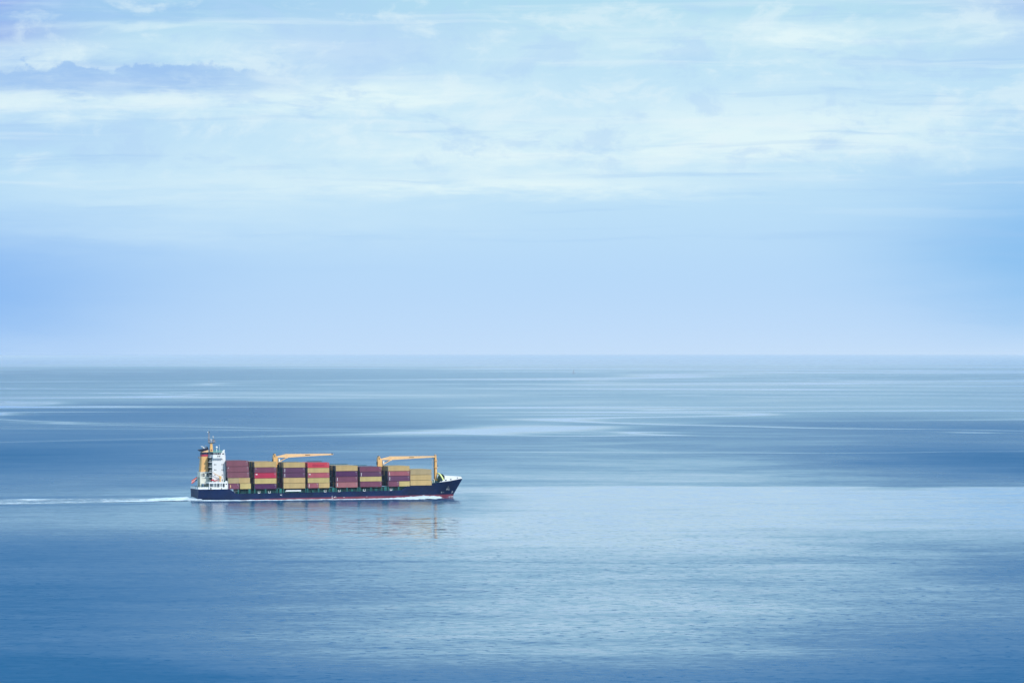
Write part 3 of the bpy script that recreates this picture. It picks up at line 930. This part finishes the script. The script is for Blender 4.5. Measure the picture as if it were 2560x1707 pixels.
# boom rest and foremast
fm = MB()
fm.tube((137.9, 0, 8.2), (137.9, 0, 20.6), .78, .72, 16)
fm.tube((137.9, 0, 20.6), (137.75, 0, 23.4), .66, .6, 12)
fm_o = fm.build('foremast', M['orange'], ship)
MB().box(136.7, 139.0, -1.1, 1.1, 16.3, 16.5).build('mast_platform', M['orange'], fm_o)
MB().box(136.8, 138.9, -1.1, 1.1, 20.2, 20.4).build('mast_platform', M['orange'], fm_o)
MB().box(136.9, 137.15, -.3, .3, 8.2, 22.0).build('ladder', M['dark'], fm_o)
MB().box(137.2, 138.2, -.8, .8, 23.3, 23.8).build('boom_cradle', M['buff'], fm_o)
MB().box(139.0, 139.4, -.3, .3, 17.2, 17.7).tube((138.5, 0, 17.4), (139.1, 0, 17.4), .06, n=5).build('mast_lamp', M['dark'], fm_o)
hw = MB()
hw.tube((136.3, .4, 22.6), (136.3, .4, 9.3), .07, n=5)
hw.tube((135.9, -.4, 22.6), (135.9, -.4, 9.3), .05, n=5)
hw.build('hoist_wire', M['rope'], ship)
MB().ball((136.0, -3, 9.6), .5, 8).box(135.0, 136.4, -3.6, -2.6, 7.6, 9.2).build('windlass', M['white'], ship)
MB().tube((137.0, -4, 8.6), (137.0, 1, 8.6), .7, n=10).build('windlass', M['tealdark'], ship)
for x in (134.6, 139.3, 139.9):
    MB().box(x, x + .5, -6.4, -5.8, 8.1, 9.3 + random.random() * .7).build('bollard', M['teal'], ship)
MB().tube((2.25, 0, 6.5), (2.25, 0, 14.0), .06, n=5).build('flagstaff', M['white'], ship)

# ------------------------------------------------------------------ containers
GAP = 0.15
mesh_cache = {}


def corr_side(mb, L, W2, h, s, pitch):
    """corrugated long wall at y = s*W2"""
    n = int(round((L - .5) / pitch)); p = (L - .5) / n
    x = -L / 2 + .25
    prof = []
    for i in range(n):
        prof += [(x + i * p, 0.0), (x + (i + .3) * p, 0.0), (x + (i + .5) * p, .055), (x + (i + .8) * p, .055)]
    prof.append((L / 2 - .25, 0.0))
    for (a, da), (b, db) in zip(prof, prof[1:]):
        ya, yb = s * (W2 - .03 - da), s * (W2 - .03 - db)
        mb.add([(a, ya, .12), (b, yb, .12), (b, yb, h - .1), (a, ya, h - .1)], [(0, 1, 2, 3)] if s < 0 else [(3, 2, 1, 0)])


def shell_mesh(L, h):
    k = ('shell', L, h)
    if k in mesh_cache: return mesh_cache[k]
    mb = MB(); W2 = 1.219
    for s in (-1, 1): corr_side(mb, L, W2, h, s, 0.6)
    mb.add([(-L / 2 + .06, -W2 + .04, h - .05), (L / 2 - .06, -W2 + .04, h - .05), (L / 2 - .06, W2 - .04, h - .05), (-L / 2 + .06, W2 - .04, h - .05)], [(0, 1, 2, 3)])
    mb.add([(L / 2 - .08, -W2 + .05, .1), (L / 2 - .08, W2 - .05, .1), (L / 2 - .08, W2 - .05, h - .08), (L / 2 - .08, -W2 + .05, h - .08)], [(0, 1, 2, 3)])
    mesh_cache[k] = mb.mesh('corrugated_walls', [CM['tan']]); return mesh_cache[k]


def frame_mesh(L, h):
    k = ('frame', L, h)
    if k in mesh_cache: return mesh_cache[k]
    mb = MB(); W2 = 1.219
    for sx in (-1, 1):
        for sy in (-1, 1):
            x0, x1 = sorted((sx * L / 2, sx * (L / 2 - .26))); y0, y1 = sorted((sy * W2, sy * (W2 - .16)))
            mb.box(x0, x1, y0, y1, 0, h)
    for sy in (-1, 1):
        y0, y1 = sorted((sy * W2, sy * (W2 - .09)))
        mb.box(-L / 2 + .26, L / 2 - .26, y0, y1, 0, .14).box(-L / 2 + .26, L / 2 - .26, y0, y1, h - .11, h)
    for sx in (-1, 1):
        x0, x1 = sorted((sx * L / 2, sx * (L / 2 - .1)))
        mb.box(x0, x1, -W2 + .16, W2 - .16, 0, .14).box(x0, x1, -W2 + .16, W2 - .16, h - .12, h)
    mesh_cache[k] = mb.mesh('frame', [CM['tan']]); return mesh_cache[k]


def door_mesh(L, h):
    k = ('door', L, h)
    if k in mesh_cache: return mesh_cache[k]
    mb = MB(); x = -L / 2
    mb.box(x + .05, x + .10, -1.05, -.012, .15, h - .13).box(x + .05, x + .10, .012, 1.05, .15, h - .13)
    for y in (-.8, -.35, .35, .8):
        mb.box(x + .0, x + .05, y - .03, y + .03, .1, h - .1, 1)
    mesh_cache[k] = mb.mesh('doors', [CM['tan'], M['rope']]); return mesh_cache[k]


def whole_mesh(L, h):
    k = ('whole', L, h)
    if k in mesh_cache: return mesh_cache[k]
    mb = MB(); W2 = 1.219
    for s in (-1, 1): corr_side(mb, L, W2, h, s, 1.0)
    for sx in (-1, 1):
        for sy in (-1, 1):
            x0, x1 = sorted((sx * L / 2, sx * (L / 2 - .26))); y0, y1 = sorted((sy * W2, sy * (W2 - .16)))
            mb.box(x0, x1, y0, y1, 0, h)
    mb.box(-L / 2 + .06, L / 2 - .06, -W2 + .14, W2 - .14, .05, h - .05)
    for y in (-.8, -.35, .35, .8):
        mb.box(-L / 2 + .0, -L / 2 + .07, y - .03, y + .03, .1, h - .1)
    mesh_cache[k] = mb.mesh('shipping_container', [CM['tan']]); return mesh_cache[k]


def obj_mat(name, me, mat, parent):
    o = bpy.data.objects.new(name, me); C.objects.link(o)
    if parent: o.parent = parent
    o.material_slots[0].link = 'OBJECT'
    o.material_slots[0].material = mat
    return o


def marks(kind, L, h, par):
    """white lettering blocks, logos and codes on the near wall (y = -W2)"""
    y = -1.24
    def quads(name, qs, mat='white'):
        d = MB()
        for (x0, x1, z0, z1) in qs: d.box(x0, x1, y - .012, y + .02, z0, z1)
        o = d.build(name, M[mat], par)
        if len(qs) > 1: o['kind'] = 'stuff'
        return o
    code = []
    rnd = random.Random(hash((round(L), kind)) % 999)
    if 'c' in kind:                                    # code rows at the upper right corner
        for r_ in range(2):
            for k in range(4):
                code.append((L / 2 - 1.15 + k * .2, L / 2 - 1.02 + k * .2, h - .5 - r_ * .3, h - .34 - r_ * .3))
        for k in range(3):
            code.append((L / 2 - .75, L / 2 - .6, h - 1.35 - k * .26, h - 1.2 - k * .26))
        quads('code_marking', code, 'rope')
    if 'v' in kind:                                    # vertical lettering near the left post
        quads('lettering', [(-L / 2 + .55, -L / 2 + .85, h - .75 - k * .30, h - .53 - k * .30) for k in range(6)])
    if 'l' in kind:                                    # small logo block, upper left
        quads('logo', [(-L / 2 + .55, -L / 2 + .98, h - 1.0, h - .5), (-L / 2 + 1.06, -L / 2 + 1.5, h - 1.0, h - .5)])
    if 's' in kind:                                    # tiny square mark
        quads('logo', [(-L / 2 + .55, -L / 2 + .85, h - .75, h - .45)])
    if 'd' in kind:                                    # dark worn lettering across the side
        d = MB(); x = -L / 2 + 2.6
        for k in range(12):
            d.box(x, x + .38, y - .006, y + .02, .75, 1.75); x += .58
        d.build('lettering', CM['crimson'], par)['kind'] = 'stuff'
    if 'p' in kind:                                    # dull plate mark on tan boxes near the left post
        quads('code_marking', [(-L / 2 + .85, -L / 2 + 1.0, .9, 1.1), (-L / 2 + .85, -L / 2 + 1.0, 1.3, 1.5), (-L / 2 + .85, -L / 2 + 1.0, 1.7, 1.9)], 'buff')
    if 'o' in kind:
        quads('warning_panel', [(-L / 2 + .95, -L / 2 + 1.35, h - 2.2, h - .7)], 'boomc')


# bay: x start, tiers from the top: (z bottom, height, [(x0, length, colour, marks, label)])
T20, T40 = 6.06, 12.19
ORD = {1: 'first', 2: 'second', 3: 'third', 4: 'fourth', 5: 'fifth', 6: 'sixth', 7: 'seventh', 8: 'eighth'}
NB = {1: 'stack beside the bridge tower', 2: 'stack aft of the rear crane', 3: 'stack forward of the rear crane',
      4: 'fourth stack from the stern', 5: 'fifth stack from the stern', 6: 'stack aft of the front crane',
      7: 'stack forward of the front crane', 8: 'low stack nearest the bow'}
bays = {
    1: (16.1, [15.75 + 3.13, 15.75, 12.70, 9.62, 6.5], 3.05, [
        [(0.0, T40, 'maroon', 'c', 'dusty maroon container, topmost')],
        [(.3, T40, 'maroon', 'sc', 'dusty maroon container with small white mark, second tier down')],
        [(.5, T40, 'maroon', 'c', 'dusty maroon container, middle one')],
        [(.9, T20, 'khaki', '', 'short tan container, fourth tier down, aft half'), (7.0, T20, 'tan', '', 'short tan container, fourth tier down, forward half')],
        [(1.0, T20, 'mauve', 'oc', 'short purple container with orange panel, bottom tier'), (7.5, T20, 'yellow', '', 'short bright tan container, bottom tier forward')]]),
    2: (31.75, [18.25, 15.24, 12.23, 9.22, 6.35], 2.9, [
        [(.0, T40, 'tan', 'p', 'tan container, topmost')],
        [(.1, T40, 'mauve', 'sc', 'plum container with small white square, second tier down')],
        [(.1, T40, 'crimson', 'lc', 'bright crimson container with a white logo, middle')],
        [(.1, T40, 'yellow', 'p', 'tan container under the crimson one')],
        [(.2, T40, 'deep purple', 'c', 'dark purple container on the bottom tier')]]),
    3: (48.1, [17.85, 15.1, 12.35, 9.4, 6.4], 2.75, [
        [(.0, T40, 'ochre', 'p', 'tall tan container, topmost')],
        [(.0, T40, 'purple', 'vc', 'dark purple container with white lettering, second tier down')],
        [(.0, T40, 'purple', 'vc', 'purple container with white vertical lettering, middle')],
        [(.0, T40, 'tan', 'p', 'tan container below the two purple ones')],
        [(.0, T40, 'ochre', 'p', 'tan container on the bottom tier above the white gangway')]]),
    4: (61.75, [17.6, 14.85, 12.1, 9.3, 6.45], 2.7, [
        [(.0, T40, 'red', 'cd', 'bright red container with faded dark lettering, topmost')],
        [(.0, T40, 'tan', 'p', 'tan container between the two red ones')],
        [(.1, T40, 'coral', 'lc', 'faded red container with a white logo, middle')],
        [(.1, T40, 'yellow', 'p', 'yellowish tan container below the faded red one')],
        [(.1, T20, 'rose', 'vc', 'short maroon container with white lettering, bottom tier'), (6.25, T20, 'tan', 'p', 'short tan container, bottom tier forward half')]]),
    5: (77.85, [15.6, 12.55, 9.55, 6.5], 2.85, [
        [(.0, T40, 'tan', 'p', 'tan container, topmost')],
        [(.0, T40, 'deep purple', 'c', 'dark violet container, second from the top')],
        [(.0, T40, 'mauve', 'vc', 'plum container with white vertical lettering, third tier down')],
        [(.0, T20, 'pink', 'v', 'short dusty pink container with white lettering, bottom tier aft'), (6.12, T20, 'pink', 'c', 'short dusty pink container, bottom tier forward')]]),
    6: (91.4, [15.05, 12.35, 9.7, 6.6], 2.6, [
        [(.0, T40, 'mauve', 'c', 'plum container, topmost')],
        [(.1, T40, 'purple', 'vc', 'purple container with white lettering, second tier down')],
        [(.1, T40, 'yellow', 'p', 'bright tan container between purple and plum ones')],
        [(.2, T40, 'mauve', 'c', 'plum container on the bottom tier')]]),
    7: (107.6, [15.2, 12.55, 9.6, 6.65], 2.65, [
        [(.0, T40, 'tan', 'p', 'tan container, topmost')],
        [(.0, T40, 'rose', 'vc', 'rose red container with white lettering, second tier down')],
        [(.1, T40, 'purple', 'vc', 'purple white-lettered container, third tier down')],
        [(.1, T20, 'mauve', 'c', 'short plum container, bottom tier aft'), (6.2, T20, 'yellow', '', 'short bright tan container, bottom tier forward')]]),
    8: (120.2, [13.0, 10.0, 7.03], 2.8, [
        [(.0, T40, 'khaki', 'p', 'dull tan container, topmost')],
        [(.0, T40, 'tan', 'p', 'tan container, middle')],
        [(.0, T40, 'tan', 'p', 'tan container with dark fittings, bottom tier')]]),
}
CN = {'teal': 'dark teal', 'navy': 'dark navy', 'khaki': 'dull tan', 'blue grey': 'blue grey', 'mauve': 'plum', 'ochre': 'tan', 'slate': 'slate blue'}
NUM = ['', 'two', 'three', 'four', 'five', 'six', 'seven', 'eight', 'nine']
TI = ['top tier', 'second tier down', 'third tier down', 'fourth tier down', 'fifth tier down']
inner_cols = ['blue grey', 'teal', 'purple', 'slate', 'mauve', 'khaki', 'maroon', 'blue grey', 'navy']
n_near = 0
for bi, (bx0, zs, hdef, tiers) in bays.items():
    for ti, (zb, row) in enumerate(zip(zs, tiers)):
        nxt = zs[ti - 1] if ti else None
        h = (nxt - zb - GAP) if nxt else hdef
        for (ox, L, col, mk_, lab) in row:
            x = bx0 + ox + L / 2
            c = empty('shipping_container', SHIP @ Matrix.Translation((x, -10.28, zb)))
            tag(c, lab + ', ' + NB[bi], 'container', 'containers along the near side of the ship')
            obj_mat('corrugated_walls', shell_mesh(L, round(h, 2)), CM[col], c)
            obj_mat('frame', frame_mesh(L, round(h, 2)), CM[col], c)
            obj_mat('doors', door_mesh(L, round(h, 2)), CM[col], c)
            marks(mk_, L, round(h, 2), c)
            n_near += 1
    # rows behind: seen by their ends in the gaps and by their roofs
    for r_ in range(1, 9):
        y = -10.28 + r_ * 2.57
        for ti, zb in enumerate(zs):
            if r_ >= 7 and ti > 1: continue
            nxt = zs[ti - 1] if ti else None
            h = (nxt - zb - GAP) if nxt else hdef
            rnd = random.Random(bi * 1000 + r_ * 20 + ti)
            if ti == 0:
                col = tiers[0][0][2] if rnd.random() < (.45 if r_ < 6 else .7) else rnd.choice(['blue grey', 'slate', 'teal', 'mauve'])
            else:
                col = rnd.choice(inner_cols)
            if bi == 7 and ti == 0: col = 'khaki'
            if bi == 8: col = 'khaki'
            o = obj_mat('shipping_container', whole_mesh(T40, round(h, 2)), CM[col], None)
            dxo = tiers[ti][0][0]
            dz_ = 0.0
            o.matrix_world = SHIP @ Matrix.Translation((bx0 + dxo + T40 / 2, y, zb + dz_))
            tag(o, f'{CN.get(col, col)} container in row {NUM[r_]} from the near side, {TI[ti]}, {ORD[bi]} stack', 'container', 'containers in the inner rows of the ship')
# thin bars of lashing gear along some stack tops
for (xa, xb, y, z) in ((65.5, 73.5, 3.0, 20.55), (78.0, 89.0, 6.0, 18.75), (91.5, 99.5, 5.0, 17.95)):
    t = MB().box(xa, xb, y, y + 2.2, z, z + .3).build('flat_rack', CM['teal'])
    t.matrix_world = SHIP
    tag(t, {65.5: 'dark green folded flat rack lying on top of the red topped stack', 78.0: 'dark green folded flat rack lying on the fifth stack', 91.5: 'dark folded flat rack lying on the sixth stack'}[xa], 'flat rack', 'flat racks on top of the stacks')

# ------------------------------------------------------------------ rescue boat and ensign
rb = empty('rescue_boat', SHIP @ Matrix.Translation((9.6, -9.9, 10.95)))
tag(rb, 'small red rescue boat lying on the white deckhouse beside the bridge tower', 'boat')
hb3 = MB(); secs = []
for i in range(11):
    t = -1 + 2 * i / 10
    w = 0.95 * (1 - abs(t) ** 2.6) + .03; d = .55 * (1 - abs(t) ** 3) + .05
    secs.append([(t * 2.3, w * math.cos(a), .45 + abs(t) ** 2 * .25 + (d * -math.sin(a) if 0 < a < math.pi else 0)) for a in [math.pi * k / 8 for k in range(9)]])
for a, b in zip(secs, secs[1:]):
    for k in range(8):
        hb3.add([a[k], b[k], b[k + 1], a[k + 1]], [(0, 1, 2, 3)])
    hb3.add([a[0], b[0], b[8], a[8]], [(3, 2, 1, 0)])
hb3.build('hull', M['lifeboat'], rb)
MB().box(-1.7, -.3, -.6, .6, .5, .95).build('canopy', M['lifeboat'], rb)
MB().box(-1.2, -1.0, -.8, .8, -.45, .2).box(1.0, 1.2, -.8, .8, -.45, .2).build('cradle', M['white'], rb)

fl = empty('ensign_flag', SHIP @ Matrix.Translation((2.2, 0.0, 9.6)))
tag(fl, 'red ensign with white cross and dark blue canton flying over the stern', 'flag')


def flag_piece(u0, u1, v0, v1, off):
    d = MB(); nu, nv = 10, 6; vs_ = []
    for j in range(nv + 1):
        for i in range(nu + 1):
            u = u0 + (u1 - u0) * i / nu; v = v0 + (v1 - v0) * j / nv
            # hoist at right (u=0) along the staff, fly towards lower left
            x = -u * 3.2 + v * 0.15; z = 1.9 + v * 1.9 - u * 2.2
            y = math.sin(u * 7 + v * 2) * .18 * u - off
            vs_.append((x, y, z))
    fs = [(j * (nu + 1) + i, j * (nu + 1) + i + 1, (j + 1) * (nu + 1) + i + 1, (j + 1) * (nu + 1) + i) for j in range(nv) for i in range(nu)]
    d.add(vs_, fs); return d


mfr = paint('flag_red', (0.62, 0.07, 0.05), 0.8, 0.08)
flag_piece(0, 1, 0, 1, 0).build('field', mfr, fl)
flag_piece(0, 1, .42, .58, .03).build('cross', M['white'], fl)
flag_piece(.0, .42, .0, .42, .03).build('canton', M['black'], fl)


# ------------------------------------------------------------------ foam
def foam_material(name, sx, sy, lo, hi, col=(0.86, 0.90, 0.92)):
    m, nt, b = new_mat(name)
    t = nt.nodes.new('ShaderNodeTexCoord')
    at = nt.nodes.new('ShaderNodeAttribute'); at.attribute_name = 'edge'
    sp_ = nt.nodes.new('ShaderNodeSeparateXYZ'); nt.links.new(t.outputs['Object'], sp_.inputs[0])
    x, y = V(nt, sp_.outputs[0]), V(nt, sp_.outputs[1])
    f = noise(nt, comb(nt, x * sx, y * sy, 0.0), 1.0, 7, 0.68, 0.4)
    e = V(nt, at.outputs['Fac'])
    a = (f + e * 0.5 - 0.25)
    nt.links.new(a.step(lo, hi).s, b.inputs['Alpha'])
    g = noise(nt, comb(nt, x * sx * 2.5, y * sy * 2.5, 4.0), 1.0, 4, 0.6)
    c = mixc(nt, g.step(0.35, 0.6), (0.45, 0.66, 0.76), col)
    nt.links.new(c, b.inputs['Base Color'])
    b.inputs['Roughness'].default_value = 0.7
    return m


def foam_strip(name, label, n_u, n_v, func, mat):
    """func(u, v) -> (x, y, z, edge); u along, v across"""
    vs_, ed, fs = [], [], []
    for i in range(n_u + 1):
        for j in range(n_v + 1):
            x, y, z, e = func(i / n_u, j / n_v)
            vs_.append((x, y, z)); ed.append(e)
    for i in range(n_u):
        for j in range(n_v):
            a = i * (n_v + 1) + j
            fs.append((a, a + n_v + 1, a + n_v + 2, a + 1))
    me = bpy.data.meshes.new(name); me.from_pydata(vs_, [], fs); me.materials.append(mat)
    at = me.attributes.new('edge', 'FLOAT', 'POINT')
    for k, e in enumerate(ed): at.data[k].value = e
    me.update()
    for p in me.polygons: p.use_smooth = True
    o = bpy.data.objects.new(name, me); C.objects.link(o)
    o.matrix_world = Matrix.Translation((-174.67, 2522.03, 0)) @ Matrix.Rotation(A, 4, 'Z')
    tag(o, label, None, None, 'stuff')
    return o


def nz(x, y, z=0): return mnoise.noise(Vector((x, y, z)))


FM1 = foam_material('churned_foam', 0.10, 0.20, 0.44, 0.86)
FM2 = foam_material('thick_foam', 0.35, 0.5, 0.36, 0.42)


def f_wake(u, v):
    x = 2.5 - u * 215
    wid = 19 + 27 * min(1, u * 2.2) + 26 * u
    cy = 4 - 10 * u
    s = (v - .5) * 2
    y = cy + s * wid + nz(x * .05, s, 1) * 4
    ridge = math.exp(-((abs(s) - .62) / .2) ** 2)
    e = 0.62 + ridge * 0.34 - abs(s) ** 4 * 0.95 - u * 0.12 + .45 * nz(x * .045, s * 1.3, 12)
    if u < .25: e += .45 * (1 - u * 4)
    z = .04 + (1 - abs(s) ** 2) * (.2 + .5 * abs(nz(x * .25, y * .25, 5))) * (1 - .4 * u) + (1.5 * max(0, 1 - u * 6) * (1 - abs(s)))
    return x, y, z, e


foam_strip('wake_foam', 'long band of churned white foam trailing from the stern to the left', 260, 26, f_wake, FM1)


def f_side(u, v):
    x = -6 + u * 100
    wid = interp([(-6, 3), (5, 9), (40, 9), (70, 6), (90, 7), (94, 2)], x)
    y0 = -halfb(max(0, x), 0) + .5
    off = interp([(-6, 3.5), (10, 2.5), (30, .6), (94, 0)], x)
    y = y0 - off - v * wid
    z = .05 + math.sin(math.pi * v) * (.28 + .25 * nz(x * .3, v, 2))
    e = 1.0 - abs(v - .5) ** 3 * 6 + .15 * nz(x * .1, 0)
    return x, y, z, e


foam_strip('hull_foam', 'thin line of white foam along the waterline of the navy hull', 240, 8, f_side, FM2)


def f_bow(u, v):
    x = 84 + u * 57
    wid = interp([(84, 3), (95, 9), (112, 20), (128, 24), (136, 18), (141, 4)], x)
    hh = interp([(84, .1), (95, .25), (108, .45), (118, .9), (128, 1.55), (136, 1.35), (139.5, .9), (141, .1)], x)
    y0 = -halfb(x, .6) + .4
    y = y0 - v * wid
    z = .05 + hh * (1 - v) ** 1.2 * (1 + .35 * nz(x * .5, v * 3, 7)) + .15 * nz(x * .8, v * 8, 3) * (1 - v)
    e = 1.15 - v ** 2 * 1.35 + .5 * nz(x * .35, v * 2, 9) * v
    return x, y, max(.04, z), e


foam_strip('bow_wave_foam', 'thick white bow wave foaming along the hull under the forward containers', 200, 16, f_bow, FM2)


def f_stem(u, v):
    x = 141.5 + u * 7.2
    y = -halfb(min(x, 147.9), .4) - .1 - v * 1.6
    z = .05 + 0.9 * math.sin(math.pi * min(1, max(0, (u - .25) / .95))) * (1 - v)
    e = 0.62 - v * .5
    return x, y, z, e


foam_strip('stem_foam', 'small curl of spray rising at the foot of the bow', 30, 6, f_stem, foam_material('thin_spray', 0.8, 1.2, 0.42, 0.6, (0.75, 0.8, 0.9)))

# ------------------------------------------------------------------ far sailing boat
sb = empty('sailing_boat', Matrix.Translation((270.0, 20000.0, 0.0)) @ Matrix.Rotation(R(10), 4, 'Z'))
tag(sb, 'tiny distant sailing boat almost lost in the haze on the horizon', 'sailing boat')
mboat = paint('boat_grey', (0.22, 0.27, 0.33), 0.6, 0.05)
MB().prism([(-7, 0), (6, 0), (8.5, 2.0), (-8.5, 2.0)], -2.2, 2.2).build('hull', mboat, sb)
MB().tube((0, 0, 2), (0, 0, 25), .25, .15, n=6).build('mast', mboat, sb)
MB().prism([(-.3, 3.2), (-6.5, 3.2), (-.3, 24)], -.1, .1).build('sail', paint('grey_sail', (0.34, 0.40, 0.46), 0.7, 0.05), sb)
print('containers near', n_near, 'objects', len(bpy.data.objects))
